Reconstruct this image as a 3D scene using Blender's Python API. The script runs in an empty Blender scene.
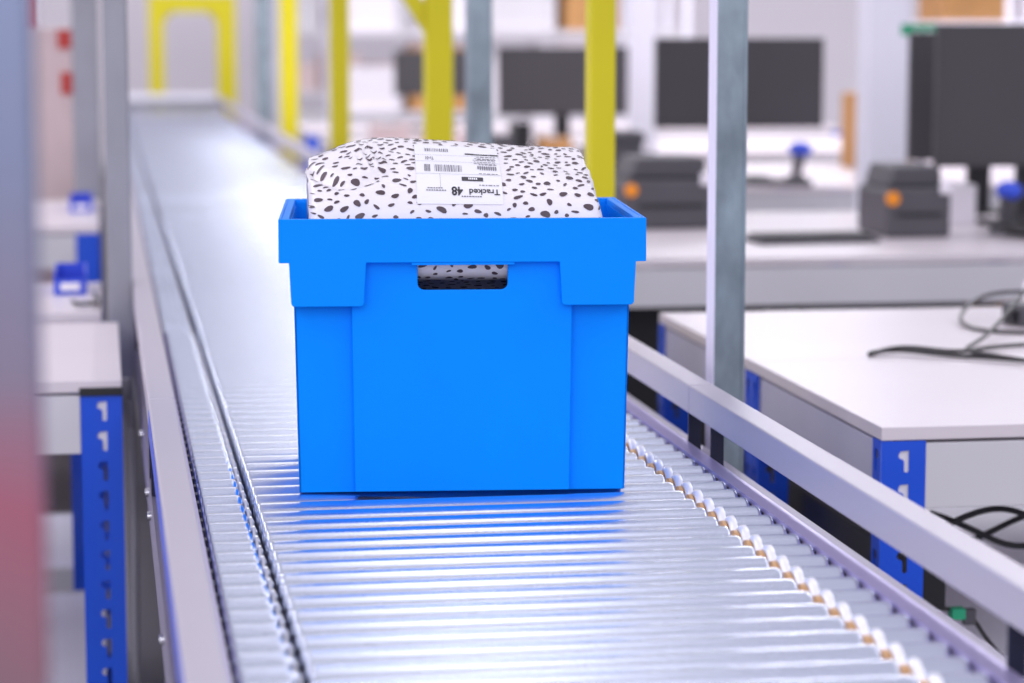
import bpy, bmesh, math, random
from mathutils import Vector, Matrix, noise
random.seed(7)
C = bpy.context.scene.collection
PI = math.pi

# ------------------------------------------------------------------ materials
def mat(name, col, rough=.5, metal=0., noise_amt=0., nscale=20., bump=0., bscale=200., emit=None, coat=0., spec=.5, stretch=None, trans=0.):
    m = bpy.data.materials.new(name); m.use_nodes = True
    nt = m.node_tree; b = nt.nodes['Principled BSDF']
    b.inputs['Base Color'].default_value = (*col, 1)
    b.inputs['Roughness'].default_value = rough
    b.inputs['Metallic'].default_value = metal
    b.inputs['Specular IOR Level'].default_value = spec
    b.inputs['Coat Weight'].default_value = coat
    if emit:
        b.inputs['Emission Color'].default_value = (*col, 1); b.inputs['Emission Strength'].default_value = emit
    tc = nt.nodes.new('ShaderNodeTexCoord')
    mp = nt.nodes.new('ShaderNodeMapping'); nt.links.new(tc.outputs['Object'], mp.inputs['Vector'])
    if stretch: mp.inputs['Scale'].default_value = stretch
    if noise_amt:
        n = nt.nodes.new('ShaderNodeTexNoise'); n.inputs['Scale'].default_value = nscale; n.inputs['Detail'].default_value = 4
        nt.links.new(mp.outputs[0], n.inputs['Vector'])
        r = nt.nodes.new('ShaderNodeValToRGB')
        r.color_ramp.elements[0].position = .3; r.color_ramp.elements[1].position = .7
        r.color_ramp.elements[0].color = (*[max(0, c*(1-noise_amt)) for c in col], 1)
        r.color_ramp.elements[1].color = (*[min(1, c*(1+noise_amt*.6)) for c in col], 1)
        nt.links.new(n.outputs['Fac'], r.inputs['Fac']); nt.links.new(r.outputs['Color'], b.inputs['Base Color'])
    if bump:
        n = nt.nodes.new('ShaderNodeTexNoise'); n.inputs['Scale'].default_value = bscale
        nt.links.new(mp.outputs[0], n.inputs['Vector'])
        bp = nt.nodes.new('ShaderNodeBump'); bp.inputs['Strength'].default_value = bump; bp.inputs['Distance'].default_value = .002
        nt.links.new(n.outputs['Fac'], bp.inputs['Height']); nt.links.new(bp.outputs[0], b.inputs['Normal'])
    return m

M = {}
M['roller'] = mat('zinc_roller', (.75, .80, .93), .25, 1., .08, 6., stretch=(.2, 1, 1))
M['bearing'] = mat('brown_bearing', (.62, .36, .17), .4, .2)
M['dark_steel'] = mat('dark_steel', (.03, .03, .045), .5, .4)
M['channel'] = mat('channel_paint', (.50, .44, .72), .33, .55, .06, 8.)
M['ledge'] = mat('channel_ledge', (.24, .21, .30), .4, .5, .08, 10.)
M['rail_al'] = mat('anodised_aluminium', (.50, .46, .53), .40, .35, .05, 9., stretch=(1, .1, 1))
M['bracket'] = mat('black_bracket', (.012, .014, .04), .35, .2)
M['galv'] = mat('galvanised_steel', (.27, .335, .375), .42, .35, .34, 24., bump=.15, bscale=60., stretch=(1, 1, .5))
M['lit_zinc'] = mat('lit_side_zinc', (.88, .84, .98), .4, .1)  # paler tone imitating light on the post's left face
M['galv_dark'] = mat('galvanised_steel_dull', (.29, .29, .33), .45, .4, .15, 12., stretch=(1, 1, .4))
M['yellow'] = mat('yellow_paint', (.68, .59, .0), .5, 0, .04, 5.)
M['blue'] = mat('blue_powder_coat', (.0, .08, .70), .38, 0, .05, 8., coat=.2)
M['crate'] = mat('blue_polypropylene', (.0, .262, .98), .42, 0, .03, 9., bump=.04, bscale=300., spec=.08)
M['laminate'] = mat('pale_laminate', (.74, .67, .71), .32, 0, .03, 3.)
M['beam'] = mat('pale_grey_beam', (.66, .64, .68), .42, 0, .03, 4.)
M['beam_side'] = mat('silver_grey_beam', (.62, .60, .74), .38, .2, .05, 6.)
M['black'] = mat('black_plastic', (.012, .012, .015), .45)
M['charcoal'] = mat('charcoal_plastic', (.08, .075, .088), .5, 0, .05, 8.)
M['screen'] = mat('dark_monitor_plastic', (.058, .053, .06), .5, 0, .04, 5.)
M['cable'] = mat('grey_black_cable', (.022, .02, .022), .4)
M['cable_grey'] = mat('mid_grey_cable', (.35, .34, .37), .5)
M['white'] = mat('white_plastic', (.84, .80, .86), .4)
M['white_metal'] = mat('white_panel', (.90, .88, .98), .5, 0, .03, 3.)
M['orange'] = mat('orange_plastic', (.85, .28, .01), .4)
M['card'] = mat('brown_cardboard', (.52, .27, .10), .8, 0, .12, 10.)
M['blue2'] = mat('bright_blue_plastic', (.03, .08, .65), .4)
M['green'] = mat('green_tag', (.02, .38, .19), .5)
M['red'] = mat('red_plastic', (.5, .04, .03), .5)
M['chrome'] = mat('chrome', (.9, .9, .95), .12, 1.)
M['ring'] = mat('glint_white', (.95, .94, 1.), .3, .35)  # near-white tone painting the glint on the roller ends
M['paper'] = mat('label_paper', (.83, .82, .88), .45)
M['ink'] = mat('printed_ink', (.05, .045, .055), .6)
M['ink_grey'] = mat('faded_ink', (.22, .21, .25), .6)
M['floor'] = mat('grey_floor', (.15, .14, .155), .35, 0, .08, 1.5)
M['wall'] = mat('lavender_white_wall', (.88, .83, .88), .8, 0, .03, .6)
M['pink'] = mat('pale_pink_box', (.66, .52, .52), .7, 0, .1, 6.)

# ------------------------------------------------------------------ mesh helpers
def box(bm, x0, x1, y0, y1, z0, z1, bev=0.):
    g = bmesh.ops.create_cube(bm, size=1.)
    vs = g['verts']
    for v in vs:
        v.co = Vector((x0+(x1-x0)*(v.co.x+.5), y0+(y1-y0)*(v.co.y+.5), z0+(z1-z0)*(v.co.z+.5)))
    if bev:
        es = list({e for v in vs for e in v.link_edges})
        bmesh.ops.bevel(bm, geom=es, offset=bev, segments=2, affect='EDGES', profile=.6)
def cyl(bm, p0, p1, r, n=20, r2=None, cap=True):
    p0 = Vector(p0); p1 = Vector(p1); d = p1-p0
    q = d.to_track_quat('Z', 'Y').to_matrix().to_4x4()
    return bmesh.ops.create_cone(bm, cap_ends=cap, segments=n, radius1=r, radius2=r if r2 is None else r2, depth=d.length,
        matrix=Matrix.Translation((p0+p1)/2) @ q)
def lathe_x(bm, prof, n=24):
    """prof: list of (x, r); revolve about the X axis"""
    rings = []
    for x, r in prof:
        if r < 1e-6: rings.append([bm.verts.new((x, 0, 0))])
        else: rings.append([bm.verts.new((x, r*math.cos(2*PI*i/n), r*math.sin(2*PI*i/n))) for i in range(n)])
    for a, b in zip(rings, rings[1:]):
        for i in range(n):
            j = (i+1) % n
            if len(a) == 1: bm.faces.new((a[0], b[j], b[i]))
            elif len(b) == 1: bm.faces.new((a[i], a[j], b[0]))
            else: bm.faces.new((a[i], a[j], b[j], b[i]))
def prism(bm, pts, y0, y1, tx=None):
    """extrude an outline in x,z between two depths"""
    a = [bm.verts.new((x, y0, z)) for x, z in pts]; b = [bm.verts.new((x, y1, z)) for x, z in pts]
    n = len(pts)
    bm.faces.new(a); bm.faces.new(b[::-1])
    for i in range(n): bm.faces.new((a[i], b[i], b[(i+1) % n], a[(i+1) % n]))
def tube(name, pts, r, m, parent=None, res=3):
    cu = bpy.data.curves.new(name+'_curve', 'CURVE'); cu.dimensions = '3D'; cu.bevel_depth = r; cu.bevel_resolution = res; cu.resolution_u = 8
    s = cu.splines.new('NURBS'); s.points.add(len(pts)-1)
    for p, q in zip(s.points, pts): p.co = (*q, 1)
    s.use_endpoint_u = True; s.order_u = 4; cu.use_fill_caps = True
    o = bpy.data.objects.new(name, cu); C.objects.link(o)
    me = bpy.data.meshes.new_from_object(o.evaluated_get(bpy.context.evaluated_depsgraph_get()))
    bpy.data.objects.remove(o)
    me.materials.clear(); me.materials.append(m)
    for p in me.polygons: p.use_smooth = True
    o = bpy.data.objects.new(name, me); C.objects.link(o)
    if parent: o.parent = parent
    return o
def obj(name, bm, m, parent=None, loc=(0, 0, 0), smooth=False, bevel=0., tri=False):
    bmesh.ops.recalc_face_normals(bm, faces=bm.faces)
    me = bpy.data.meshes.new(name); bm.to_mesh(me); bm.free()
    me.materials.append(m)
    o = bpy.data.objects.new(name, me); C.objects.link(o); o.location = loc
    if smooth:
        for p in me.polygons: p.use_smooth = True
        me.set_sharp_from_angle(angle=math.radians(38))
    if bevel:
        md = o.modifiers.new('Bevel', 'BEVEL'); md.width = bevel; md.segments = 2; md.limit_method = 'ANGLE'; md.angle_limit = math.radians(40)
        md.harden_normals = False
    if parent: o.parent = parent
    return o
def tag(o, label, cat, group=None, kind=None):
    o['label'] = label; o['category'] = cat
    if group: o['group'] = group
    if kind: o['kind'] = kind
    return o
def thing(name, label, cat, loc=(0, 0, 0), rz=0., group=None):
    o = bpy.data.objects.new(name, None); C.objects.link(o); o.location = loc; o.rotation_euler = (0, 0, rz); o.empty_display_size = .05
    return tag(o, label, cat, group)
def bobj(name, dims, m, parent=None, bev=0., loc=(0, 0, 0)):
    bm = bmesh.new(); box(bm, *dims, bev=bev)
    return obj(name, bm, m, parent, loc)
def copy_tree(o, parent=None):
    c = o.copy(); C.objects.link(c)
    if parent: c.parent = parent
    for ch in list(o.children): copy_tree(ch, c)
    return c

# ------------------------------------------------------------------ setting
def struct(o): o['kind'] = 'structure'; return o
struct(bobj('floor', (-6, 16, -1, 22, -.1, 0), M['floor']))
struct(bobj('wall_back', (-6, 16, 22, 22.2, 0, 4.5), M['wall']))
struct(bobj('wall_left', (-6.2, -6, -1, 22.2, 0, 4.5), M['wall']))
struct(bobj('wall_right', (16, 16.2, -1, 22.2, 0, 4.5), M['wall']))
bm = bmesh.new(); box(bm, -6, 16, 21.97, 22, 0, .12)
struct(obj('baseboard_back', bm, M['beam']))

# ------------------------------------------------------------------ roller conveyor
ZT = .75; RR = .0215; Y0, Y1 = 1.72, 15.62; PITCH = .05
conv = thing('roller_conveyor', 'long conveyor of shiny zinc rollers running under the blue crate into the distance', 'conveyor', (.389, 8.6, 0))
def kid(o): o.parent = conv; o.location = Vector(o.location)-conv.location; return o
def channel(side):
    s = 1 if side > 0 else -1; cx = .389
    bm = bmesh.new()
    def bx(a, b, z0, z1):
        xs = sorted((cx+s*a, cx+s*b)); box(bm, xs[0], xs[1], Y0, Y1, z0, z1)
    bx(.297, .317, .742, .749)            # top lip
    bx(.297, .301, .66, .7419)            # web
    bx(.3011, .315, .66, .665)
    return obj('side_channel', bm, M['channel'])
kid(channel(1)); kid(channel(-1))
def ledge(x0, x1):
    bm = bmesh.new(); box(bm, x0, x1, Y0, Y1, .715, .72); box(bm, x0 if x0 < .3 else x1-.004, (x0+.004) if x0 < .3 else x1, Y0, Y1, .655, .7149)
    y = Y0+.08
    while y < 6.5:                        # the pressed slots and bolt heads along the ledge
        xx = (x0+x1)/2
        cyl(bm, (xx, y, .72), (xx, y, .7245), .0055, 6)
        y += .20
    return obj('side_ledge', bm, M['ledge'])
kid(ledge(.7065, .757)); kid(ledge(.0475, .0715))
# toothed strip holding the axle ends along the inner edge of each lip
for x0, x1 in ((.682, .6858), (.0922, .096)):
    pts = [(Y0, .70)]; y = Y0+.025
    while y < 9: pts += [(y-.008, .728), (y-.008, .744), (y+.008, .744), (y+.008, .728)]; y += PITCH
    pts += [(9., .728), (9., .70)]
    bm = bmesh.new(); va = [bm.verts.new((x0, p, q)) for p, q in pts]; vb = [bm.verts.new((x1, p, q)) for p, q in pts]
    bm.faces.new(va); bm.faces.new(vb[::-1])
    for i in range(len(pts)): bm.faces.new((va[i], vb[i], vb[(i+1) % len(pts)], va[(i+1) % len(pts)]))
    kid(obj('axle_strip', bm, M['dark_steel']))
# support strips below the two joints
for xa in (.148, .6325):
    kid(bobj('support_strip', (xa-.002, xa+.002, Y0, Y1, .665, .7245), M['ledge']))
# tread pan beneath rollers
kid(bobj('under_tray', (.0935, .6845, Y0, Y1, .662, .664), M['dark_steel']))
# side screws on the left outer web
bm = bmesh.new(); cyl(bm, (.0002, 0, 0), (-.0045, 0, 0), .0055, 10); sc = obj('screw', bm, M['chrome'], smooth=True); sc.parent = conv
for i, y in enumerate((1.98, 2.12, 2.30, 2.9, 3.05, 3.5)):
    o = sc if i == 0 else sc.copy()
    if i: C.objects.link(o)
    o.location = (.0474-.389, y-8.6, .69)
kid(bobj('blue_reflection', (.0461, .0469, 1.3, 2.9, .7852, .815), M['blue2']))  # blue strip painting a reflection onto the rail's outer face

def roller_mesh(L):
    bm = bmesh.new(); h = L/2
    lathe_x(bm, [(-h, 0), (-h, .0065), (-h+.001, .0075), (-h+.0004, RR-.0075), (-h, RR-.0055), (-h+.0006, RR-.003), (-h+.0018, RR-.0012), (-h+.0035, RR-.0002), (-h+.005, RR), (-h+.0055, RR), (h-.0055, RR), (h-.005, RR), (h-.0035, RR-.0002), (h-.0018, RR-.0012), (h-.0006, RR-.003), (h, RR-.0055), (h-.0004, RR-.0075), (h-.001, .0075), (h, .0065), (h, 0)], 28)
    return bm
def bearing_mesh(L):
    bm = bmesh.new(); h = L/2
    lathe_x(bm, [(-h, 0), (-h, .0140), (-h*.4, .0172), (h*.3, .0172), (h, .012), (h, 0)], 12)
    return bm
LM = .625-.1545; LS = .0455
base_y = Y0+.025
r0 = obj('roller', roller_mesh(LM), M['roller'], smooth=True)
r0.parent = conv
s0 = obj('short_roller', roller_mesh(LS), M['roller'], smooth=True); s0.parent = conv
b0 = obj('bearing', bearing_mesh(.011), M['bearing'], smooth=True); b0.parent = s0; b0.location = (-LS/2-.0066, 0, 0)
bm = bmesh.new(); lathe_x(bm, [(-LS/2-.0001, .0135), (-LS/2-.0030, .0145), (-LS/2-.0034, .0170), (-LS/2-.0026, .0195), (-LS/2+.0002, .0216), (-LS/2+.0045, .0219), (-LS/2+.0045, .0216)], 28)
e0 = obj('glint_ring', bm, M['ring'], smooth=True); e0.parent = s0  # whitish ring added so the roller end shows a glint
sl0 = obj('short_roller', roller_mesh(LS), M['roller'], smooth=True); sl0.parent = conv
c0 = obj('bearing', bearing_mesh(.007), M['chrome'], smooth=True); c0.parent = sl0; c0.location = (LS/2+.0040, 0, 0)
cz = ZT-RR
def rel(x, y, z): return (x-.389, y-8.6, z)
XM = (.1545+.625)/2; XR = .638+LS/2; XL = .0965+LS/2
for i in range(100):
    y = base_y+i*PITCH
    o = r0 if i == 0 else r0.copy()
    if i: C.objects.link(o)
    o.location = rel(XM, y, cz+random.uniform(-.0002, .0002))
for i in range(50):
    y = base_y+i*PITCH
    for src, x in ((s0, XR), (sl0, XL)):
        if i == 0: o = src
        else: o = copy_tree(src); o.parent = conv
        o.location = rel(x, y, cz)
def many(name, L, x, i0, i1, m):
    bm = bmesh.new(); n = 14
    for i in range(i0, i1):
        y = base_y+i*PITCH
        cyl(bm, (x-L/2, y, cz), (x+L/2, y, cz), RR, n)
    o = obj(name, bm, m, smooth=True); o['kind'] = 'stuff'; return kid(o)
N = int((Y1-base_y)/PITCH)
many('distant_rollers', LM, XM, 100, N, M['roller'])
many('distant_short_rollers', LS, XR, 50, N, M['roller'])
bpy.context.view_layer.update()
o = many('distant_short_rollers', LS, XL, 50, N, M['roller'])
# guide rails (hollow rounded box), two lengths each side meeting at a joint
def rail(x0, x1, y0, y1):
    return kid(bobj('guide_rail', (x0, x1, y0, y1, .785, .82), M['rail_al'], bev=.0025))
J = 2.962
for x0, x1 in ((.704, .736), (.047, .078)):
    rail(x0, x1, 1.3, J-.0012); kid(bobj('joint_insert', (x0+.003, x1-.003, J-.0012, J+.0012, .788, .8175), M['dark_steel'])); rail(x0, x1, J+.0012, 7.0); rail(x0, x1, 7.004, 15.6)
def bracket(x0, x1, y):
    bm = bmesh.new()
    box(bm, x0, x1, y, y+.003, .7205, .7855); box(bm, (x1-.003) , x1, y+.0031, y+.030, .7205, .7855)
    kid(obj('rail_bracket', bm, M['bracket'], bevel=.0006))
for y in (1.865, 2.86, 2.975, 4.2, 5.4, 6.6):
    bracket(.7072, .7235, y)
    bracket(.0475, .0705, y+.0)
for y in (1.9, 4.4, 6.9, 9.4, 11.9, 14.4):
    for x in (.11, .668):
        bm = bmesh.new(); box(bm, x-.02, x+.02, y-.02, y+.02, .006, .6615); box(bm, x-.045, x+.045, y-.045, y+.045, 0, .0059)
        kid(obj('leg', bm, M['galv_dark'], bevel=.001))
    bm = bmesh.new(); box(bm, .1301, .6479, y-.015, y+.015, .25, .28); kid(obj('cross_brace', bm, M['galv_dark']))

# ------------------------------------------------------------------ posts
def post(name, label, x0, x1, y0, depth, m, h, arm=None, foot=True, group=None, channel=False, cat='post'):
    cx, cy = (x0+x1)/2, y0+depth/2
    t = thing(name, label, cat, (cx, cy, 0), 0, group)
    bm = bmesh.new(); w = (x1-x0)/2; d = depth/2
    if channel:     # open C-section strut, web to the front with lipped sides
        box(bm, -w, w, -d, -d+.003, .008, h)
        box(bm, -w, -w+.003, -d+.0031, d, .008, h); box(bm, w-.003, w, -d+.0031, d, .008, h)
        bobj('lit_side_sheet', (-w-.0012, -w-.0001, -d, d, .008, h), M['lit_zinc'], t)  # thin pale sheet added so the left side looks lit
        box(bm, w-.0035, w+.001, -d-.0015, -d, .008, h)
    else:
        box(bm, -w, w, -d, d, .008, h, bev=.004)
    obj('shaft', bm, m, t, bevel=.0008 if channel else 0)
    bm = bmesh.new(); box(bm, -w-.015, w+.015, -d-.015, d+.015, 0, .0079)
    for sx in (-1, 1): cyl(bm, (sx*(w+.008), -d-.008, .0079), (sx*(w+.008), -d-.008, .016), .005, 6)
    obj('foot_plate', bm, m, t)
    return t
post('galvanised_post', 'galvanised steel post standing right of the conveyor, nearest and sharpest of the grey posts', .800, .840, 3.22, .042, M['galv'], 2.9, channel=True)
post('galvanised_post', 'galvanised steel post behind the left workbench, beside the left guide rail', .0045, .0462, 4.33, .03, M['galv_dark'], 2.9)
post('galvanised_post', 'pale grey steel post between the two nearer yellow posts, behind the parcel', .772, .825, 5.3, .05, M['galv'], 2.9)
post('galvanised_post', 'blurred pale grey post just left of the left conveyor post, farther back', -.082, -.004, 7.34, .06, M['galv_dark'], 2.9)
post('galvanised_post', 'faint grey post far down the conveyor among the yellow posts', .79, .87, 13, .08, M['galv'], 2.9)
post('yellow_post', 'yellow steel post rising behind the right corner of the blue crate', .782, .825, 4.0, .045, M['yellow'], 2.9)
t = post('yellow_post', 'yellow steel post with a slanting brace at its top, behind the parcel label', .772, .838, 6.0, .06, M['yellow'], 2.9)
bm = bmesh.new(); prism(bm, [(-.035, .98+.262), (-.035, .98+.33), (-.135, 1.46), (-.135, 1.40)], -.02, .02)
box(bm, -.135, -.085, -.02, .02, 1.38, 2.9)
obj('brace', bm, M['yellow'], t)
post('yellow_post', 'yellow steel post third back from the camera, above the left end of the parcel', .768, .833, 8.5, .06, M['yellow'], 2.9)
post('yellow_post', 'blurred yellow steel post fourth back from the camera beside the conveyor', .775, .85, 11, .07, M['yellow'], 2.9)
t = thing('yellow_arch', 'blurred yellow portal frame standing at the far end of the conveyor', 'frame', (.62, 17, 0))
for a, b in ((-.30, -.2), (.155, .28)):
    bobj('upright', (a, b, 0, .1, 0, 1.3479), M['yellow'], t)
bobj('crossbeam', (-.30, .28, 0, .1, 1.348, 1.46), M['yellow'], t)
for s, a in ((1, -.2), (-1, .155)):
    bm = bmesh.new(); prism(bm, [(a, 1.3478), (a, 1.26), (a+s*.02, 1.31), (a+s*.07, 1.3478)], .01, .09); obj('corner_gusset', bm, M['yellow'], t)
# close foreground post at the left edge
t = thing('foreground_post', 'very blurred grey and pink steel post filling the left edge close to the camera', 'post', (-.065, 1.22, 0))
def fg_mat():
    m = mat('tinted_galvanised_post', (.5, .5, .6), .4, .6); nt = m.node_tree; b = nt.nodes['Principled BSDF']
    tc = nt.nodes.new('ShaderNodeTexCoord'); sp = nt.nodes.new('ShaderNodeSeparateXYZ'); nt.links.new(tc.outputs['Object'], sp.inputs[0])
    n = nt.nodes.new('ShaderNodeTexNoise'); n.inputs['Scale'].default_value = 9; nt.links.new(tc.outputs['Object'], n.inputs['Vector'])
    ma = nt.nodes.new('ShaderNodeMath'); ma.operation = 'MULTIPLY_ADD'; ma.inputs[1].default_value = .12; nt.links.new(n.outputs['Fac'], ma.inputs[0]); nt.links.new(sp.outputs['Z'], ma.inputs[2])
    r = nt.nodes.new('ShaderNodeValToRGB'); e = r.color_ramp.elements
    mr = nt.nodes.new('ShaderNodeMapRange'); mr.inputs['From Min'].default_value = .95; mr.inputs['From Max'].default_value = 1.35
    nt.links.new(ma.outputs[0], mr.inputs['Value']); nt.links.new(mr.outputs[0], r.inputs['Fac'])
    e[0].position = 0; e[0].color = (.20, .17, .19, 1); e[1].position = 1; e[1].color = (.17, .20, .31, 1)
    for p, c in ((.22, (.30, .15, .19)), (.36, (.36, .12, .17)), (.52, (.23, .19, .26)), (.75, (.18, .20, .30))):
        x = e.new(p); x.color = (*c, 1)
    nt.links.new(r.outputs['Color'], b.inputs['Base Color']); return m
bobj('shaft', (-.032, .034, -.02, .02, .008, 2.6), fg_mat(), t, bev=.003)
bobj('foot_plate', (-.05, .05, -.05, .05, 0, .0079), M['galv_dark'], t)

# ------------------------------------------------------------------ workbenches with slotted blue uprights
def slotted(name, x0, x1, z1, m, parent, pitch=.043, w=.011):
    """flat steel face with keyhole slots cut through it, in the x-z plane at y=0"""
    cu = bpy.data.curves.new('face', 'CURVE'); cu.dimensions = '2D'; cu.fill_mode = 'BOTH'; cu.extrude = .001
    def poly(pts):
        s = cu.splines.new('POLY'); s.points.add(len(pts)-1); s.use_cyclic_u = True
        for p, q in zip(s.points, pts): p.co = (q[0], q[1], 0, 1)
    poly([(x0, 0), (x1, 0), (x1, z1), (x0, z1)])
    xc = (x0+x1)/2+.002; z = z1-.012
    while z > .2:
        poly([(xc-.006, z-.001), (xc+.0055, z), (xc+.0055, z-.027), (xc+.003, z-.029), (xc-.001, z-.027), (xc-.001, z-.014), (xc-.003, z-.0115), (xc-.0075, z-.010), (xc-.0085, z-.006)])
        z -= pitch
    o = bpy.data.objects.new('tmp', cu); C.objects.link(o)
    me = bpy.data.meshes.new_from_object(o.evaluated_get(bpy.context.evaluated_depsgraph_get())); bpy.data.objects.remove(o)
    me.transform(Matrix.Rotation(PI/2, 4, 'X')); me.materials.clear(); me.materials.append(m)
    return me
def bench(label, x0, x1, y0, y1, z=.758, group='white topped workbenches', cap=False, detail=True, shelf=None, seam=0.):
    W, D = (x1-x0), (y1-y0)
    t = thing('workbench', label, 'workbench', ((x0+x1)/2, (y0+y1)/2, 0), 0, group)
    hx, hy = W/2, D/2
    bobj('tabletop', (-hx, hx, -hy, hy, z-.017, z), M['laminate'], t, bev=.0012)
    zt = z-.018
    # four L-section uprights
    for sx in (-1, 1):
        for sy in (-1, 1):
            xe, ye = sx*(hx-.0), sy*(hy-.0)
            fw = .058
            if detail:
                xa, xb = (xe, xe-sx*fw); xa, xb = min(xa, xb), max(xa, xb)
                me = slotted('upright', xa, xb, zt, M['blue'], t)
                bm = bmesh.new(); bm.from_mesh(me)
                for v in bm.verts: v.co.y += ye-sy*.001
                # side flange
                me2 = slotted('upright', -.034/2, .034/2, zt, M['blue'], t)
                me2.transform(Matrix.Rotation(PI/2, 4, 'Z')); me2.transform(Matrix.Translation((xe-sx*.001, ye-sy*.0192, 0)))
                bm.from_mesh(me2)
                o = obj('upright', bm, M['blue'], t)
            else:
                bm = bmesh.new()
                a, b = sorted((xe, xe-sx*fw)); box(bm, a, b, *sorted((ye, ye-sy*.002)), 0, zt)
                a, b = sorted((xe, xe-sx*.002)); box(bm, a, b, *sorted((ye-sy*.0021, ye-sy*.036)), 0, zt)
                o = obj('upright', bm, M['blue'], t)
            if cap and sy < 0:
                a, b = sorted((xe+sx*.0015, xe-sx*.0595))
                bobj('end_cap', (a, b, ye-.004, ye+.001, zt-.004, zt+.008), M['black'], t, bev=.001)
    # beams, tucked behind the slotted faces
    for sy in (-1, 1):
        y_a, y_b = sorted((sy*(hy-.004), sy*(hy-.03)))
        bobj('beam', (-hx+.0585, hx-.0585, *sorted((sy*(hy-.001), sy*(hy-.03))), zt-.087, zt-.0035), M['beam'], t, bev=.0015)
        for sx in (-1, 1):          # connector plates seen through the slots
            a, b = sorted((sx*(hx-.010), sx*(hx-.056)))
            bobj('connector_plate', (a, b, *sorted((sy*(hy-.0035), sy*(hy-.006))), zt-.095, zt-.004), M['white'], t)
    for sx in (-1, 1):
        a, b = sorted((sx*(hx-.0035), sx*(hx-.028)))
        bobj('side_beam', (a, b, -hy+.0375, hy-.0375, zt-.080, zt-.004), M['beam_side'], t, bev=.0015)
    if shelf:
        bobj('lower_shelf', (-hx+.03, hx-.03, -hy+.031, hy-.031, shelf-.016, shelf), M['white_metal'], t)
        for sy in (-1, 1):
            a, b = sorted((sy*(hy-.003), sy*(hy-.0305)))
            bobj('shelf_beam', (-hx+.0585, hx-.0585, a, b, shelf-.06, shelf), M['beam'], t)
    return t
bench('white topped workbench right of the conveyor holding the looped black cable, nearest the camera', .957, 2.25, 2.98, 3.617, shelf=.42)
bench('white topped workbench directly behind the one with the looped cable, beside the tall grey post', .957, 2.25, 3.619, 4.256, shelf=.42)
bench('pale workbench in the second row with one printer near its middle', .957, 3.05, 5.25, 6.55, detail=False)
bench('pale workbench in the third row with a wide dark monitor on it', .957, 3.3, 7.55, 8.85, detail=False)
bench('pale workbench in the far row behind the grey posts', .957, 3.5, 9.7, 11., detail=False)
bench('pale workbench in the farthest row near the storage rack', .957, 3.6, 11.9, 12.9, detail=False)
bench('white topped workbench at the left whose blue slotted upright has a black cap', -1.2, .020, 3.55, 4.254, cap=True, shelf=.3, z=.760)
bench('white workbench behind the nearest left workbench, carrying a small cable', -1.2, -.008, 4.42, 4.95, shelf=.3, detail=False)
bench('pale blurred workbench farther back on the left with blue uprights', -1.3, -.012, 6.32, 7.3, detail=False, shelf=.4, z=.76)

# ------------------------------------------------------------------ crate
yaw = math.radians(-5.6)
CX, CYf = .3905, 2.69
crate = thing('plastic_crate', 'bright blue plastic crate with a handle hole standing on the rollers', 'crate', (.3955, 2.808, .7503), yaw)
bm = bmesh.new()
HB, HTop = .1785, .1835     # body half width bottom / top
def tap(bm0, verts, k):      # widen with height
    pass
ZB = .2555; ZR = .3025
def taper_new(bm, before):
    for v in bm.verts:
        if v in before: continue
        f = v.co.z/ZR
        v.co.x *= 1+.030*f; v.co.y *= 1+.038*f
YB = .1445
before = set()
# floor
box(bm, -HB+.002, HB-.002, -YB+.012, YB-.012, .004, .009)
# side walls
box(bm, -HB, -HB+.0035, -YB+.011, YB-.011, .001, .262); box(bm, HB-.0035, HB, -YB+.011, YB-.011, .001, .262)
for s in (-1, 1):
    # recessed corner panels of the short faces
    for a, b in ((-HB, -.112), (.112, HB)):
        box(bm, a, b, *sorted((s*(YB-.011), s*(YB-.0145))), .001, .262)
    # projecting middle panel, with the hand hole cut from its top edge
    hx0, hx1, hz = -.0475, .0475, .2245
    r = .007
    arc = lambda cx, cz, a0: [(cx+r*math.cos(math.radians(a0+a)), cz+r*math.sin(math.radians(a0+a))) for a in (0, 22, 45, 68, 90)]
    pts = [(-.1175, .003), (.1165, .003), (.1165, .262), (hx1, .262)]+[(hx1, hz+r)]+[(hx1-r+r*math.cos(math.radians(a)), hz+r+r*math.sin(math.radians(a))) for a in (-20, -45, -70, -90)]
    pts += [(hx0+r+r*math.cos(math.radians(a)), hz+r+r*math.sin(math.radians(a))) for a in (-90, -110, -135, -160)]+[(hx0, hz+r), (hx0, .262), (-.1175, .262)]
    prism(bm, pts, s*YB, s*(YB-.0035))
    for x in (-.1175, .1165):
        a, b = sorted((x, x-math.copysign(.003, x))); box(bm, a, b, *sorted((s*(YB-.0036), s*(YB-.0145))), .003, .262)
taper_new(bm, before)
obj('body', bm, M['crate'], crate, bevel=.0012)
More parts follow.
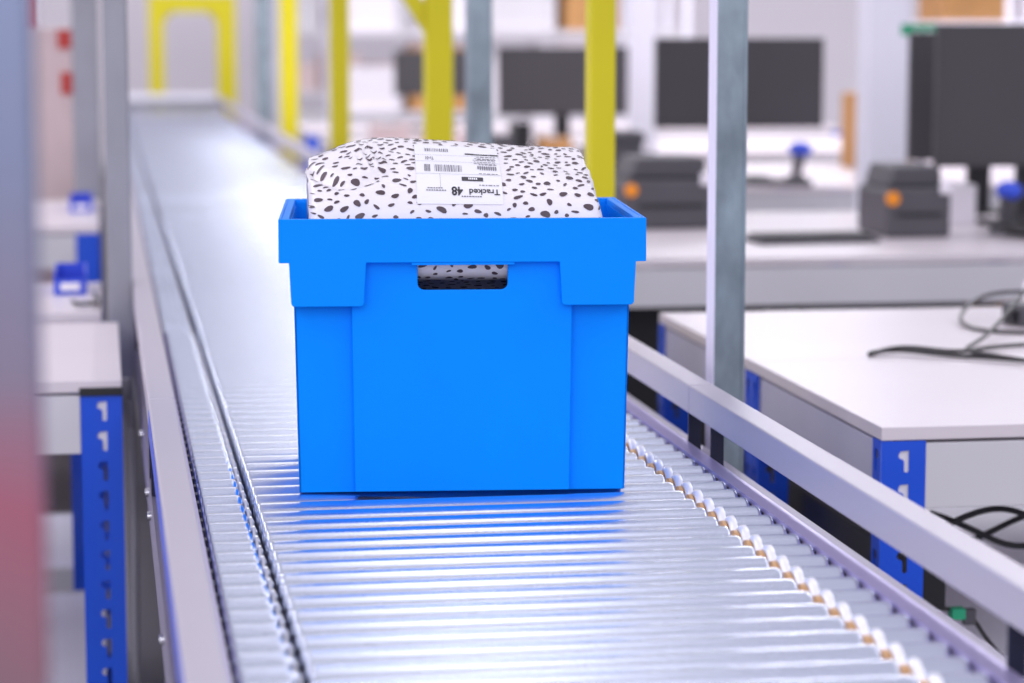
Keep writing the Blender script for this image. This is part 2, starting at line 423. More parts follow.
# rim band with corner skirts: one continuous face on each short side
bm = bmesh.new()
RX, RY = .1975, .1625; RB = .2555; SK = .2085
def arcp(cx, cz, r, a0, a1): return [(cx+r*math.cos(math.radians(a0+(a1-a0)*i/4)), cz+r*math.sin(math.radians(a0+(a1-a0)*i/4))) for i in range(5)]
for s in (-1, 1):
    pts = [(-RX, .3025), (-RX, RB), (-.1865, RB), (-.1845, SK+.004)]+arcp(-.1805, SK+.004, .004, 180, 270)+arcp(-.1105, SK+.004, .004, 270, 350)+[(-.104, RB-.001), (-.1035, RB)]
    pts += [(-x, z) for x, z in pts[::-1]]
    prism(bm, pts, s*RY, s*(RY-.0035))
    box(bm, *sorted((s*RX, s*(RX-.0035))), -RY+.0036, RY-.0036, RB, .3025)
    box(bm, -RX+.0036, RX-.0036, *sorted((s*(RY-.0036), s*(RY-.0135))), RB, RB+.003)
    box(bm, *sorted((s*(RX-.0036), s*(RX-.0135))), -RY+.0136, RY-.0136, RB, RB+.003)
    box(bm, -.186, .186, *sorted((s*(RY-.0126), s*(RY-.0155))), RB+.0031, .3)
    box(bm, *sorted((s*(.186), s*(.189))), -RY+.0126, RY-.0126, RB+.0031, .3)
    box(bm, -RX+.0036, RX-.0036, *sorted((s*(RY-.0036), s*(RY-.0125))), .2995, .3021)
    box(bm, *sorted((s*(RX-.0036), s*(.1862))), -RY+.0126, RY-.0126, .2995, .3021)
    for sx in (-1, 1):
        box(bm, *sorted((sx*.1065, sx*.1095)), *sorted((s*(RY-.0036), s*(RY-.0165))), SK+.002, RB-.0001)
        box(bm, *sorted((sx*.1096, sx*.1815)), *sorted((s*(RY-.0036), s*(RY-.0165))), SK+.0005, SK+.003)
        box(bm, *sorted((sx*.1816, sx*.1845)), *sorted((s*(RY-.0036), s*(RY-.055))), SK+.002, RB-.0001)
obj('rim', bm, M['crate'], crate, bevel=.0013)
for s in (-1, 1):
    bm = bmesh.new(); box(bm, -.0555, .0555, *sorted((s*(RY-.0012), s*(RY-.012))), .2525, .2554)
    obj('handle_lip', bm, M['crate'], crate, bevel=.0006)
# ribs inside the rim on the long sides
for s in (-1, 1):
    bm = bmesh.new(); box(bm, *sorted((s*.1853, s*.1858)), -.132, .132, .262, .296)
    for k in range(24):
        y = -.13+k*.0113
        box(bm, *sorted((s*.1835, s*.1854)), y, y+.002, .262, .296)
    obj('rim_ribs', bm, M['crate'], crate)

# ------------------------------------------------------------------ parcel
prof = [(.045, .009), (.030, .012), (.025, .06), (.02, .14), (-.01, .20), (-.08, .226), (-.120, .233), (-.1395, .249), (-.1440, .285), (-.1420, .305), (-.1325, .322), (-.112, .3385), (-.080, .3525), (-.040, .3650), (.000, .3755), (.030, .3790), (.055, .376), (.075, .362), (.088, .335), (.094, .29), (.090, .22), (.080, .12), (.065, .03), (.040, .009)]
def cr(p0, p1, p2, p3, t):
    return tuple(.5*((2*b)+(-a+c)*t+(2*a-5*b+4*c-d)*t*t+(-a+3*b-3*c+d)*t**3) for a, b, c, d in zip(p0, p1, p2, p3))
dense = []
n = len(prof)
for i in range(n):
    for k in range(12):
        dense.append(cr(prof[i-1], prof[i], prof[(i+1) % n], prof[(i+2) % n], k/12))
cum = [0]
for a, b in zip(dense, dense[1:]+dense[:1]): cum.append(cum[-1]+math.hypot(a[0]-b[0], a[1]-b[1]))
TL = cum[-1]
import bisect
def pr(s):
    s %= TL; i = min(bisect.bisect_right(cum, s)-1, len(dense)-1)
    f = (s-cum[i])/max(1e-9, cum[i+1]-cum[i]); a = dense[i]; b = dense[(i+1) % len(dense)]
    return a[0]+(b[0]-a[0])*f, a[1]+(b[1]-a[1])*f
UL, UR = -.1665, .1555
def ss(a, b, x):
    t = max(0, min(1, (x-a)/(b-a))); return t*t*(3-2*t)
def crest(u):
    # height factor of the part above the rim
    a = .74+.27*ss(-.170, -.108, u)
    return a-.15*ss(-.09, .155, u)
def BP0(u, s):
    y, z = pr(s)
    w = (u-(UL+UR)/2)/((UR-UL)/2)
    pin = max(0., 1-abs(w)**50)**.5
    yc = -.03; zc = .29
    y = yc+(y-yc)*(.30+.70*pin) ; 
    if z > .30: z = .30+(z-.30)*crest(u)
    z = z if pin > .999 else zc+(z-zc)*(.93+.07*pin)
    x = u
    if u > 0 and z > .30: x = u*(1-.10*min(1, (z-.30)/.07)*ss(.02, .15, u))
    return Vector((x, y, z))
def BP(u, s):
    p = BP0(u, s)
    e = .001
    nrm = (BP0(min(u+e, UR-.002), s)-BP0(max(u-e, UL+.002), s)).cross(BP0(u, s+e)-BP0(u, s-e))
    if nrm.length < 1e-12: return p, Vector((0, -1, 0))
    nrm.normalize()
    z = p.z
    amp = .0012
    lab = ss(-.075, -.045, u)*(1-ss(.05, .075, u))
    q = Vector((u*16, s*22, 0))
    d = (noise.noise(q)+.5*noise.noise(q*2.3))*amp*1.8*(1-.75*lab)
    # long crease running in from the upper left corner, gathers at the top left
    if z > .3:
        yy = z
        line = .3455-.010*math.exp(-((u+.125)/.03)**2)+.35*max(0, u+.095)
        fade = 1-ss(-.10, -.07, u)
        d -= .0055*math.exp(-((z-line)/.0035)**2)*fade
        d += .0030*math.exp(-((z-line-.009)/.005)**2)*fade
        gx = (u+.098)*math.cos(.5)+(z-.362)*math.sin(.5)
        g = math.exp(-((u+.098)/.018)**2-((z-.363)/.012)**2)
        d += .0022*g*math.sin(gx*700)
    d += .0010*math.sin(u*60+s*30)*(1-lab)
    return p+nrm*d*min(1, 1), nrm
me = bpy.data.meshes.new('bag'); vs = []; fs = []; uvs = []
NU, NS = 150, 260
us = []
for i in range(NU+1):
    w = -1+2*i/NU; w = math.copysign(1-(1-abs(w))**1.35, w) if abs(w) > 0 else 0
    us.append((UL+UR)/2+w*(UR-UL)/2)
for u in us:
    for j in range(NS): vs.append(BP(u, TL*j/NS)[0])
for i in range(NU):
    for j in range(NS):
        k = (j+1) % NS
        fs.append((i*NS+j, (i+1)*NS+j, (i+1)*NS+k, i*NS+k)); uvs.append(((us[i], TL*j/NS), (us[i+1], TL*j/NS), (us[i+1], TL*(j+1)/NS), (us[i], TL*(j+1)/NS)))
fs.append(tuple(range(NS))[::-1]); fs.append(tuple(NU*NS+j for j in range(NS)))
me.from_pydata([tuple(v) for v in vs], [], fs)
uvl = me.uv_layers.new(name='UVMap'); k = 0
for f in uvs:
    for q in f: uvl.data[k].uv = (q[0]*10+5, q[1]*10); k += 1
for p in me.polygons: p.use_smooth = True
# printed dalmatian spots: part of the bag's own mesh, second material
rs = random.Random(21); spots = []
def try_spots(nmax, r0, r1, gap, tries):
    n_ = 0
    for _ in range(tries):
        u = rs.uniform(UL+.003, UR-.003); s_ = rs.uniform(0, TL); r = rs.uniform(r0, r1)
        if all((u-a)**2+(s_-b)**2 > (r+c+gap)**2 for a, b, c in spots): spots.append((u, s_, r)); n_ += 1
        if n_ >= nmax: break
try_spots(420, .0038, .0050, .0045, 6000)
try_spots(1500, .0023, .0038, .0032, 9000)
v2 = []; f2 = []; base = len(vs)
for u, s_, r in spots:
    th = rs.uniform(-.7, .7) if rs.random() < .7 else rs.uniform(0, 3.1); el = rs.uniform(.45, .95); ph = rs.uniform(0, 6)
    rx = r*(1.0+.25*(1-el)*2); ry = r*el
    c_, n_ = BP(u, s_); ring = []
    i0 = base+len(v2); v2.append(c_+n_*.0007)
    for k in range(12):
        t_ = 2*PI*k/12; w_ = 1+.10*math.sin(2*t_+ph)+.08*math.sin(3*t_+ph*2)
        a_, b_ = rx*w_*math.cos(t_), ry*w_*math.sin(t_)
        p_, q_ = BP(min(UR-.001, max(UL+.001, u+a_*math.cos(th)-b_*math.sin(th))), s_+a_*math.sin(th)+b_*math.cos(th)); v2.append(p_+q_*.0006)
    for k in range(12): f2.append((i0, i0+1+k, i0+1+(k+1) % 12))
nf = len(fs)
me.clear_geometry(); me.from_pydata([tuple(v) for v in vs+v2], [], fs+f2)
for i, p in enumerate(me.polygons): p.use_smooth = True; p.material_index = 1 if i >= nf else 0
me.materials.append(mat('poly_mailer_white', (.83, .79, .84), .42, spec=.35))
me.materials.append(mat('poly_mailer_spot_print', (.085, .055, .07), .5, 0, .25, 60.))
parcel = thing('parcel', 'white mailing bag with dark dalmatian spots lying in the blue crate', 'parcel', crate.location, yaw)
ob = bpy.data.objects.new('mailing_bag', me); C.objects.link(ob); ob.parent = parcel
# shipping label: seen upside down, its own frame (a across 0..1 left to right as printed, b up)
LU0, LU1 = -.0485, .0450
def s_at_front(z):      # arc position on the visible face by profile height/side
    best = min((i for i in range(len(dense)) if dense[i][0] < .035 and dense[i][1] > .28), key=lambda i: abs(dense[i][1]-z)); return cum[best]
LS0, LS1 = s_at_front(.3165), s_at_front(.3745)
def lab(a, b, eps):     # a,b in 0..1, printed frame; rotated half a turn on the bag
    u = LU1+(LU0-LU1)*a; s = LS0+(LS1-LS0)*b if False else LS0+(LS1-LS0)*(1-b)
    p, nr = BP(u, s)
    if nr.z < 0: nr = -nr
    return p+nr*eps
def patch(bm, a0, a1, b0, b1, eps, na=1, nb=1):
    g = [[bm.verts.new(lab(a0+(a1-a0)*i/na, b0+(b1-b0)*j/nb, eps)) for j in range(nb+1)] for i in range(na+1)]
    for i in range(na):
        for j in range(nb): bm.faces.new((g[i][j], g[i+1][j], g[i+1][j+1], g[i][j+1]))
bm = bmesh.new(); patch(bm, 0, 1, 0, 1, .0008, 40, 40)
label = obj('shipping_label', bm, M['paper'], parcel, smooth=True)
label['label'] = 'white printed address label stuck on the bag upside down'
bm = bmesh.new()
E = .0013
# printed frame: b=1 is the label's own top, which lies lowest in view
patch(bm, .0, .40, .185, .215, E, 10, 1)              # dark bar under the return address
patch(bm, .22, .47, .685, .745, E, 8, 2)            # dark postage box
obj('dark_bars', bm, M['ink'], label)
bm = bmesh.new()
for k in range(5): patch(bm, .29+k*.022, .305+k*.022, .70, .73, E+.0004)
obj('reversed_print', bm, M['paper'], label); bm = bmesh.new()
for k in range(10): patch(bm, .1+k*.02, .113+k*.02, .195, .206, E+.0004)
obj('reversed_print', bm, M['paper'], label)
rnd = random.Random(3)
def barcode(a0, a1, b0, b1):
    a = a0
    while a < a1:
        w = rnd.choice((.005, .005, .009, .013)); patch(bm, a, min(a+w, a1), b0, b1, E, 1, 4); a += w+rnd.choice((.005, .008, .012))
for q in ((.46, .78, .47, .60), (.83, .90, .47, .60), (.60, .88, .09, .165)):
    bm = bmesh.new(); barcode(*q); obj('barcode', bm, M['ink_grey'], label)
bm = bmesh.new()
for b in (.88, .80, .62, .44, .32, .26):   # faint lines of small print, broken into words
    a = .04
    while a < .26 and b not in (.88,):
        w = rnd.uniform(.02, .05); patch(bm, a, min(a+w, .27), b-.006, b+.006, E); a += w+.012
for b in (.30, .34, .38, .42):
    a = .05
    while a < .30: w = rnd.uniform(.015, .05); patch(bm, a, a+w, b-.005, b+.005, E); a += w+.01
for b, a0, a1 in ((.845, .70, .86), (.87, .66, .88), (.93, .25, .48)):
    a = a0
    while a < a1: w = rnd.uniform(.015, .03); patch(bm, a, a+w, b-.006, b+.006, E); a += w+.008
# thin ruled frame lines
patch(bm, .0, 1, .64, .643, E, 20, 1); patch(bm, .0, 1, .40, .403, E, 20, 1) 
patch(bm, .72, .723, .64, .84, E, 1, 6); patch(bm, .0, 1, .25, .253, E, 20, 1)
obj('small_print', bm, M['ink_grey'], label)
def text(body, a0, b0, ha, hb, m, name, parent=label):
    cu = bpy.data.curves.new('t', 'FONT'); cu.body = body; cu.size = 1; cu.resolution_u = 3; cu.offset = .022
    o = bpy.data.objects.new('t', cu); C.objects.link(o)
    me = bpy.data.meshes.new_from_object(o.evaluated_get(bpy.context.evaluated_depsgraph_get())); bpy.data.objects.remove(o)
    for v in me.vertices: v.co = lab(a0+v.co.x*ha, b0+v.co.y*hb, E)
    me.materials.clear(); me.materials.append(m)
    o = bpy.data.objects.new(name, me); C.objects.link(o); o.parent = parent
text('Tracked', .035, .85, .108, .088, M['ink'], 'printed_text')
text('48', .465, .83, .13, .13, M['ink'], 'printed_text')
text('48', .4675, .83, .13, .13, M['ink'], 'printed_text')
text('Tr-01', .78, .29, .045, .11, M['ink_grey'], 'printed_text')
bm = bmesh.new()
for k in range(9): patch(bm, .045+k*.026, .064+k*.026, .47, .53, E, 1, 2)
for k in range(8): patch(bm, .05+k*.026, .062+k*.026, .53, .55, E, 1, 1)
obj('postcode_print', bm, M['ink_grey'], label)

# ------------------------------------------------------------------ things on the benches
ZB1 = .7582
c = tube('looped_cable', [(2.0, 3.50, .762), (1.60, 3.52, .762), (1.42, 3.52, .762), (1.345, 3.515, .763), (1.30, 3.575, .763), (1.262, 3.585, .763), (1.215, 3.60, .768), (1.195, 3.665, .764), (1.150, 3.655, .762), (1.140, 3.62, .762), (1.165, 3.640, .767), (1.205, 3.655, .770), (1.24, 3.63, .768), (1.275, 3.60, .766), (1.34, 3.665, .764), (1.42, 3.70, .764), (1.6, 3.74, .762), (2.0, 3.78, .762)], .0034, M['cable'])
tag(c, 'thin black cable doubled into a loop on the nearest right workbench', 'cable')
c = tube('looped_cable', [(2.05, 3.42, .762), (1.62, 3.44, .762), (1.43, 3.455, .762), (1.365, 3.475, .7625), (1.315, 3.53, .769), (1.27, 3.585, .771), (1.33, 3.68, .768), (1.42, 3.83, .775), (1.52, 3.98, .815), (1.60, 4.10, .83), (1.66, 4.15, .86), (1.86, 4.2, .84), (1.98, 4.1, .7625)], .0034, M['cable'])
tag(c, 'black cable crossing the workbench and rising over the dark adapter', 'cable')
c = tube('looped_cable', [(1.62, 4.10, .80), (1.54, 4.14, .80), (1.49, 4.13, .79), (1.42, 4.02, .770), (1.40, 3.93, .7625), (1.43, 3.86, .7625), (1.5, 3.84, .7625), (1.62, 3.85, .7625)], .0034, M['cable'])
tag(c, 'black cable curling round the left side of the dark adapter', 'cable')
t = thing('power_adapter', 'dark grey power adapter lying among cables at the right edge of the workbench', 'adapter', (1.585, 4.0, ZB1), .25)
bobj('body', (-.085, .085, -.035, .035, .0, .036), M['charcoal'], t, bev=.006)
bobj('socket', (-.095, -.0851, -.014, .014, .008, .026), M['black'], t)
t = thing('white_dock', 'white plastic dock partly hidden behind the dark adapter', 'dock', (1.70, 4.16, ZB1), .0)
bobj('body', (-.10, .10, -.04, .04, 0, .055), M['white'], t, bev=.01); bobj('button', (-.01, .01, -.0425, -.0401, .02, .03), M['charcoal'], t)

def monitor(label, x0, x1, y, z0, z1, zb=.7582, rz=0., name='monitor'):
    cx = (x0+x1)/2; w = (x1-x0)/2
    t = thing(name, label, 'monitor', (cx, y, zb), rz, 'dark computer monitors on the workbenches')
    bobj('screen', (-w, w, -.012, .012, z0-zb, z1-zb), M['screen'], t, bev=.004)
    bobj('display_panel', (-w+.012, w-.012, -.0135, -.0121, z0-zb+.018, z1-zb-.012), M['screen'], t)
    bobj('rear_housing', (-w*.55, w*.55, .0121, .045, z0-zb+.06, z1-zb-.06), M['black'], t, bev=.006)
    bobj('stand', (-.03, .03, .0455, .07, .0125, (z0+z1)/2-zb), M['black'], t)
    bobj('base', (-.11, .11, .0, .13, 0, .0124), M['black'], t, bev=.003)
    return t
monitor('large dark monitor at the right edge above the coiled scanner lead', 2.035, 2.555, 5.95, .91, 1.262, rz=math.radians(-3))
monitor('dark monitor half hidden behind the large right-hand monitor', 2.095, 2.53, 6.35, .905, 1.240)
monitor('wide dark monitor on the third bench, crossed by the sharp grey post', 1.757, 2.315, 7.9, .93, 1.218)
monitor('blurred grey monitor just left of the nearest yellow post', 1.578, 2.122, 10., .90, 1.172)
monitor('farthest dark monitor, half hidden behind the braced yellow post', 1.39, 1.79, 12., .925, 1.139)
def printer(label, x0, x1, y, h, mm='charcoal'):
    cx = (x0+x1)/2; w = (x1-x0)/2
    t = thing('label_printer', label, 'printer', (cx, y+.12, ZB1), 0, 'dark label printers')
    bm = bmesh.new(); prism(bm, [(-w, 0), (w, 0), (w, h*.62), (w*.9, h*.7), (-w*.9, h*.7), (-w, h*.62)], -.12, .12)
    obj('body', bm, M[mm], t, bevel=.008)
    bm = bmesh.new(); vv = []
    prism(bm, [(-w*.86, h*.701), (w*.86, h*.701), (w*.8, h), (-w*.66, h)], -.085, .11)
    obj('lid', bm, M[mm], t, bevel=.008)
    bobj('label_slot', (-w*.7, w*.7, -.124, -.1201, h*.30, h*.36), M['black'], t)
    bm = bmesh.new(); cyl(bm, (-w*.86, -.1205, h*.56), (-w*.86, -.128, h*.56), .017, 20); obj('release_knob', bm, M['orange'], t)['label'] = 'round orange release knob'
    bm = bmesh.new(); box(bm, w*.62, w*.95, -.1285, -.1205, h*.62, h*.80, bev=.003); obj('button_panel', bm, M['white'], t)
    return t
printer('dark label printer on the second bench below the large right-hand monitor', 1.828, 1.985, 5.68, .168)
printer('dark label printer on the second bench between the crate and the sharp grey post', 1.264, 1.50, 6.02, .175)
t = printer('grey label printer on the third bench behind the nearest yellow post', 1.53, 1.72, 7.75, .165)
def keyboard(label, x, y, w, d, rz=0., z=ZB1):
    t = thing('keyboard', label, 'keyboard', (x, y, z), rz)
    bobj('body', (-w/2, w/2, -d/2, d/2, 0, .014), M['charcoal'], t, bev=.003)
    bm = bmesh.new(); n = int(w/.022)
    for i in range(n):
        for j in range(4): box(bm, -w/2+.012+i*(w-.024)/n, -w/2+.012+i*(w-.024)/n+.016, -d/2+.012+j*(d-.02)/4, -d/2+.012+j*(d-.02)/4+.02, .0141, .020)
    k = obj('keys', bm, M['black'], t)
    return t
keyboard('dark keyboard at the front of the second bench, right of the sharp grey post', 1.625, 5.62, .29, .13, .06)
keyboard('dark keyboard on the third bench with a blue scanner beside it', 2.06, 7.66, .30, .13, -.3)
def scanner(label, x, y, rz, z=ZB1):
    t = thing('barcode_scanner', label, 'scanner', (x, y, z), rz)
    bm = bmesh.new(); bmesh.ops.create_uvsphere(bm, u_segments=16, v_segments=10, radius=1, matrix=Matrix.Translation((0, 0, .105)) @ Matrix.Diagonal((.024, .04, .024, 1))); obj('head', bm, M['blue2'], t, smooth=True)
    bm = bmesh.new(); cyl(bm, (0, .012, .02), (0, .0, .092), .016, 14, .02); obj('grip', bm, M['charcoal'], t, smooth=True)
    bm = bmesh.new(); cyl(bm, (0, .012, 0), (0, .012, .0199), .045, 20, .03); obj('base', bm, M['charcoal'], t, smooth=True)
    return t
scanner('blue headed barcode scanner on a dark stand below the large right-hand monitor', 2.15, 5.74, .4)
scanner('small blue barcode scanner beside the keyboard on the third bench', 2.215, 7.80, 1.2)
rnd = random.Random(5)
pts = [(2.08+.2*rnd.random(), 5.52+.18*rnd.random(), .766+.05*rnd.random()) for _ in range(26)]
tag(tube('coiled_lead', pts, .009, M['cable']), 'tangled black lead beside the printer under the large monitor', 'cable')
tag(bobj('paper_stack', (2.09, 2.17, 6.02, 6.2, ZB1, .86), M['white'], None, bev=.004), 'white box under the large right-hand monitor', 'box')
def carton(label, x0, x1, y0, y1, z0, z1, m='white', name='carton', cat='box', group=None):
    t = thing(name, label, cat, ((x0+x1)/2, (y0+y1)/2, z0), 0, group)
    w, d, h = (x1-x0)/2, (y1-y0)/2, z1-z0
    bobj('box_body', (-w, w, -d, d, 0, h), M[m], t, bev=.004)
    bobj('tape', (-.02, .02, -d-.0006, d+.0006, h+.0001, h+.0008), M['beam'], t)
    return t
carton('white box on the third bench between the nearest yellow post and the sharp grey post', 1.70, 1.86, 7.62, 7.78, .7582, .838)
carton('white box behind the printer on the second bench', 1.38, 1.62, 6.32, 6.5, .7582, .84)
carton('dark box on the far bench left of the nearest yellow post', 1.62, 1.69, 9.85, 10.0, .7582, .875, 'black')
carton('pale box on the far bench below the blurred grey monitor', 1.25, 1.5, 9.8, 9.95, .7582, .84, 'pink')
carton('brown carton on the third bench right of the wide monitor', 2.62, 2.80, 8.45, 8.7, .7582, 1.02, 'card')
t = post('cable_tray_post', 'thin brown upright standing beside the white column', 2.87, 2.90, 9.2, .03, M['card'], 2.8)

def column(label, x0, x1, y, d=.12):
    t = thing('column', label, 'column', ((x0+x1)/2, y, 0)); w = (x1-x0)/2
    bobj('shaft', (-w, w, 0, d, .1, 3.), M['white_metal'], t, bev=.006); bobj('plinth', (-w-.02, w+.02, -.02, d+.02, 0, .0999), M['white_metal'], t)
column('broad white column left of the large right-hand monitor', 2.25, 2.375, 7.2)
column('narrow white column between the blurred monitor and the wide monitor', 2.03, 2.125, 9.5)
t = thing('hanging_sign', 'small green and white sign fixed above the half-hidden monitor', 'sign', (2.165, 6.42, 0))
bobj('panel', (-.065, .055, .01, .02, 1.232, 1.262), M['green'], t)
bm = bmesh.new()
for a in (-.03, 0.0, .025): box(bm, a, a+.014, .007, .0099, 1.236, 1.247)
obj('white_marks', bm, M['white'], t)
bobj('bracket', (-.004, .004, .0201, .028, .7582, 1.25), M['black'], t)

for k, (x, w_, mm, ad) in enumerate(((1.1, .38, 'black', 'leftmost of three, black'), (1.55, .40, 'charcoal', 'middle of three, dark grey'), (2.02, .3, 'card', 'rightmost of three, brown'))):
    carton(f'carton stored under the second row workbench, {ad}', x, x+w_, 5.45, 5.9, 0, .655, mm)
carton('grey box on the far bench beside the pale box under the blurred monitor', 1.53, 1.61, 9.78, 9.9, .7582, .83, 'charcoal')
carton('brown box on the far bench right of the dark box', 1.72, 1.84, 9.78, 9.95, .7582, .815, 'card')
carton('pinkish box on the far bench left of the grey post', 1.05, 1.2, 9.8, 9.98, .7582, .87, 'pink')
carton('low grey box on the third bench left of the grey printer', 1.25, 1.48, 7.7, 7.9, .7582, .83, 'charcoal')
# left background
tag(tube('short_cable', [(-.06, 4.6, .7585), (-.045, 4.5, .765), (-.028, 4.46, .772), (-.015, 4.50, .764), (-.012, 4.6, .762), (-.02, 4.7, .762)], .004, M['cable']), 'short dark cable on the second left workbench', 'cable')
def bluebin(label, x0, x1, y0, y1, z0, z1):
    t = thing('parts_bin', label, 'bin', ((x0+x1)/2, (y0+y1)/2, z0)); w, d, h = (x1-x0)/2, (y1-y0)/2, z1-z0
    bm = bmesh.new(); box(bm, -w, w, -d, d, 0, .004)
    box(bm, -w, -w+.004, -d, d, .0041, h); box(bm, w-.004, w, -d, d, .0041, h); box(bm, -w+.0041, w-.0041, d-.004, d, .0041, h); box(bm, -w+.0041, w-.0041, -d, -d+.004, .0041, h*.7)
    obj('tray', bm, M['blue2'], t, bevel=.001); bobj('card_holder', (-w*.6, w*.6, -d-.002, -d-.0001, h*.2, h*.55), M['white'], t)
bluebin('blue parts bin with a white card on the second left workbench', -.095, -.035, 4.72, 4.92, ZB1, .80)
bluebin('blue bin on the blurred left workbench behind the grey post', -.09, -.03, 6.8, 7.0, .7602, .80)
t = thing('white_machine', 'tall pale machine cabinet with red strips standing at the back left', 'cabinet', (-.25, 7.6, 0))
bobj('cabinet', (-.25, .09+.08, 0, .5, 0, 1.25), M['pink'], t, bev=.01)
bobj('column', (-.04, .06, .05, .45, 1.2505, 2.4), M['white_metal'], t)
bobj('red_strip', (.132, .168, -.008, -.0001, 1.055, 1.12), M['red'], t); bobj('red_strip', (.125, .165, -.008, -.0001, 1.19, 1.245), M['red'], t)
bobj('red_strip', (.01, .055, .03, .0499, 1.2505, 1.6), M['red'], t)

# far racks with stacked boxes
def rack(label, x0, x1, y, levels, seed, gapz=.45):
    t = thing('storage_rack', label, 'rack', ((x0+x1)/2, y, 0)); w = (x1-x0)/2
    for sx in (-1, 1):
        for yy in (0, .5): bobj('upright', (sx*w-.02, sx*w+.02, yy, yy+.04, 0, 2.4), M['white_metal'], t)
    for k in range(levels): bobj('shelf', (-w+.021, w-.021, 0, .54, .3+k*gapz, .33+k*gapz), M['beam'], t)
    r = random.Random(seed)
    for k in range(levels):
        x = x0+.06
        while x < x1-.35:
            ww = r.uniform(.2, .42); h = r.uniform(.2, gapz-.08)
            mm = r.choice(['white', 'white', 'pink', 'beam', 'card'] if r.random() < .45 else ['white', 'beam', 'pink'])
            cw = {'white': 'white', 'pink': 'pinkish', 'card': 'brown', 'beam': 'grey'}[mm]
            carton(f'blurred {cw} carton on the rack {label_tail(label)}', x, x+ww, y+.05, y+.4, .3301+k*gapz, .33+k*gapz+h, mm, group=f'{cw} cartons on the rack {label_tail(label)}')
            x += ww+r.uniform(.03, .12)
def label_tail(l): return l.split(' rack ')[-1]
rack('white storage rack behind the farthest workbench', 1.3, 3.3, 14.0, 4, 2)
rack('white storage rack against the back wall right of the yellow arch', 1.3, 3.9, 18.5, 4, 11)
rack('white storage rack behind the broad white column', 3.70, 5.2, 10.8, 4, 23)
carton('orange-brown carton on top of a white cabinet behind the large monitor', 3.10, 3.34, 9.0, 9.3, 1.275, 1.5, 'card')
t = thing('white_cabinet', 'tall white cabinet behind the large right-hand monitor', 'cabinet', (3.55, 8.95, 0))
bobj('carcass', (-.5, .75, 0, .5, 0, 1.274), M['white_metal'], t, bev=.005); bobj('door', (-.48, .12, -.018, -.0001, .05, 1.25), M['white_metal'], t, bev=.003); bobj('door', (.13, .73, -.018, -.0001, .05, 1.25), M['white_metal'], t, bev=.003)
t = thing('end_stop', 'grey box machine at the far end of the conveyor under the yellow arch', 'machine', (.39, 15.75, 0))
bobj('body', (-.36, .36, 0, .6, 0, .80), M['galv_dark'], t, bev=.01); bobj('top_lid', (-.33, .33, .03, .57, .8001, .82), M['white_metal'], t)

# under the nearest right bench: cable bundle, dark duct and green-tagged lead
rnd = random.Random(9)
for k, lab_ in enumerate(('black cable bundle slung beneath the nearest right workbench, upper strand', 'black cable bundle slung beneath the nearest right workbench, lower strand', 'black cable bundle sagging behind the others beneath the nearest right workbench')):
    pts = [(1.08+i*.05, 3.08+k*.05+.03*rnd.random(), .60-k*.014+.028*math.sin(i*1.1+k*2)+.01*rnd.random()) for i in range(22)]
    tag(tube('cable_bundle', pts, .0042, M['black']), lab_, 'cable', 'black cables under the workbench')
t = thing('network_lead', 'black lead with a small green plug hanging under the nearest right workbench', 'cable', (1.05, 3.055, 0))
tube('cord', [(.955-1.05+.02, .03, .495), (.0, .03, .50), (.05, .03, .497), (.075, .03, .482), (.09, .03, .45), (.12, .03, .4215)], .003, M['cable'], t)
bobj('green_plug', (.038, .056, .018, .036, .484, .498), M['green'], t)
bobj('boot', (.0565, .071, .020, .034, .476, .496), M['charcoal'], t)
t = thing('cable_duct', 'black cable duct fixed under the near edge of the right workbenches', 'duct', (1.03, 3.6, 0))
bobj('duct', (-.0, .05, -.52, .52, .50, .56), M['black'], t)
bobj('hanger', (.01, .04, -.4, -.37, .5601, .655), M['galv_dark'], t); bobj('hanger', (.01, .04, .3, .33, .5601, .655), M['galv_dark'], t)
t = thing('grey_conduit', 'grey curved conduit running down between the blue upright and the conveyor', 'conduit', (.035, 3.75, 0))
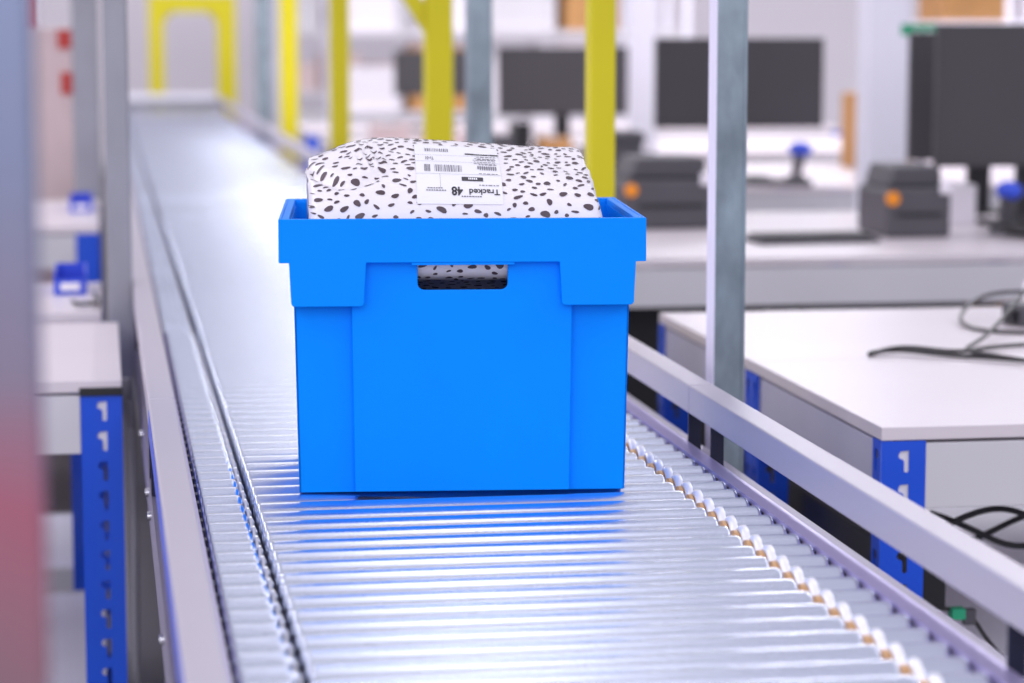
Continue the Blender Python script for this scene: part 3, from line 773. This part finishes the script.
tube('pipe', [(-.0, 0, .70), (-.0, -.02, .60), (.002, -.10, .52), (.0, -.05, .40), (.0, 0, .2), (0, 0, .0)], .006, M['cable_grey'], t)
tube('pipe', [(-.008, .1, .72), (-.008, .1, .5), (-.008, .1, .3), (-.008, .1, 0)], .008, M['cable_grey'], t)

# ------------------------------------------------------------------ lights
w = bpy.data.worlds.new('World'); bpy.context.scene.world = w; w.use_nodes = True
bg = w.node_tree.nodes['Background']; bg.inputs[0].default_value = (.86, .84, 1.0, 1); bg.inputs[1].default_value = .66
def area(name, loc, rot, sx, sy, power, col):
    l = bpy.data.lights.new(name, 'AREA'); l.shape = 'RECTANGLE'; l.size = sx; l.size_y = sy; l.energy = power; l.color = col
    o = bpy.data.objects.new(name, l); C.objects.link(o); o.location = loc; o.rotation_euler = rot; return o
for k, y in enumerate((-.5, 4.5, 9.5, 14.5)):
    for x, pw in ((-2.8, 40), (.9, 13), (4.0, 40), (8, 40)):
        area('ceiling_strip', (x, y, 4.3), (0, 0, 0), .35, 3.6, pw*(1 if y < 6 or x == .9 else 3), (.96, .96, 1))
area('back_wall_fill', (4.5, 9, 4.2), (math.radians(62), 0, 0), 10, 2, 230, (1, .95, .98))  # unseen fill lamp added to brighten the back wall
area('left_fill', (-4.5, 4, 2.2), (0, math.radians(-80), 0), 2.4, 7, 100, (.92, .90, 1))  # fill lamp added at the left for the underlit side faces
area('front_fill', (-.6, -2.2, 2.6), (math.radians(62), 0, math.radians(-12)), 4.5, 2.6, 125, (.95, .95, 1))  # fill lamp added behind the camera to lift the crate front

# ------------------------------------------------------------------ camera
cam = bpy.data.cameras.new('camera'); co = bpy.data.objects.new('camera', cam); C.objects.link(co)
co.location = (0, 0, 1.258)
co.rotation_euler = (math.radians(90-7.204), 0, math.radians(-9.286))
cam.sensor_width = 36; cam.lens = 2500/1024*36; cam.clip_start = .05
cam.dof.use_dof = True; cam.dof.focus_distance = 2.74; cam.dof.aperture_fstop = 4.0
s = bpy.context.scene; s.camera = co
s.view_settings.view_transform = 'Standard'; s.view_settings.look = 'None'; s.view_settings.exposure = 0
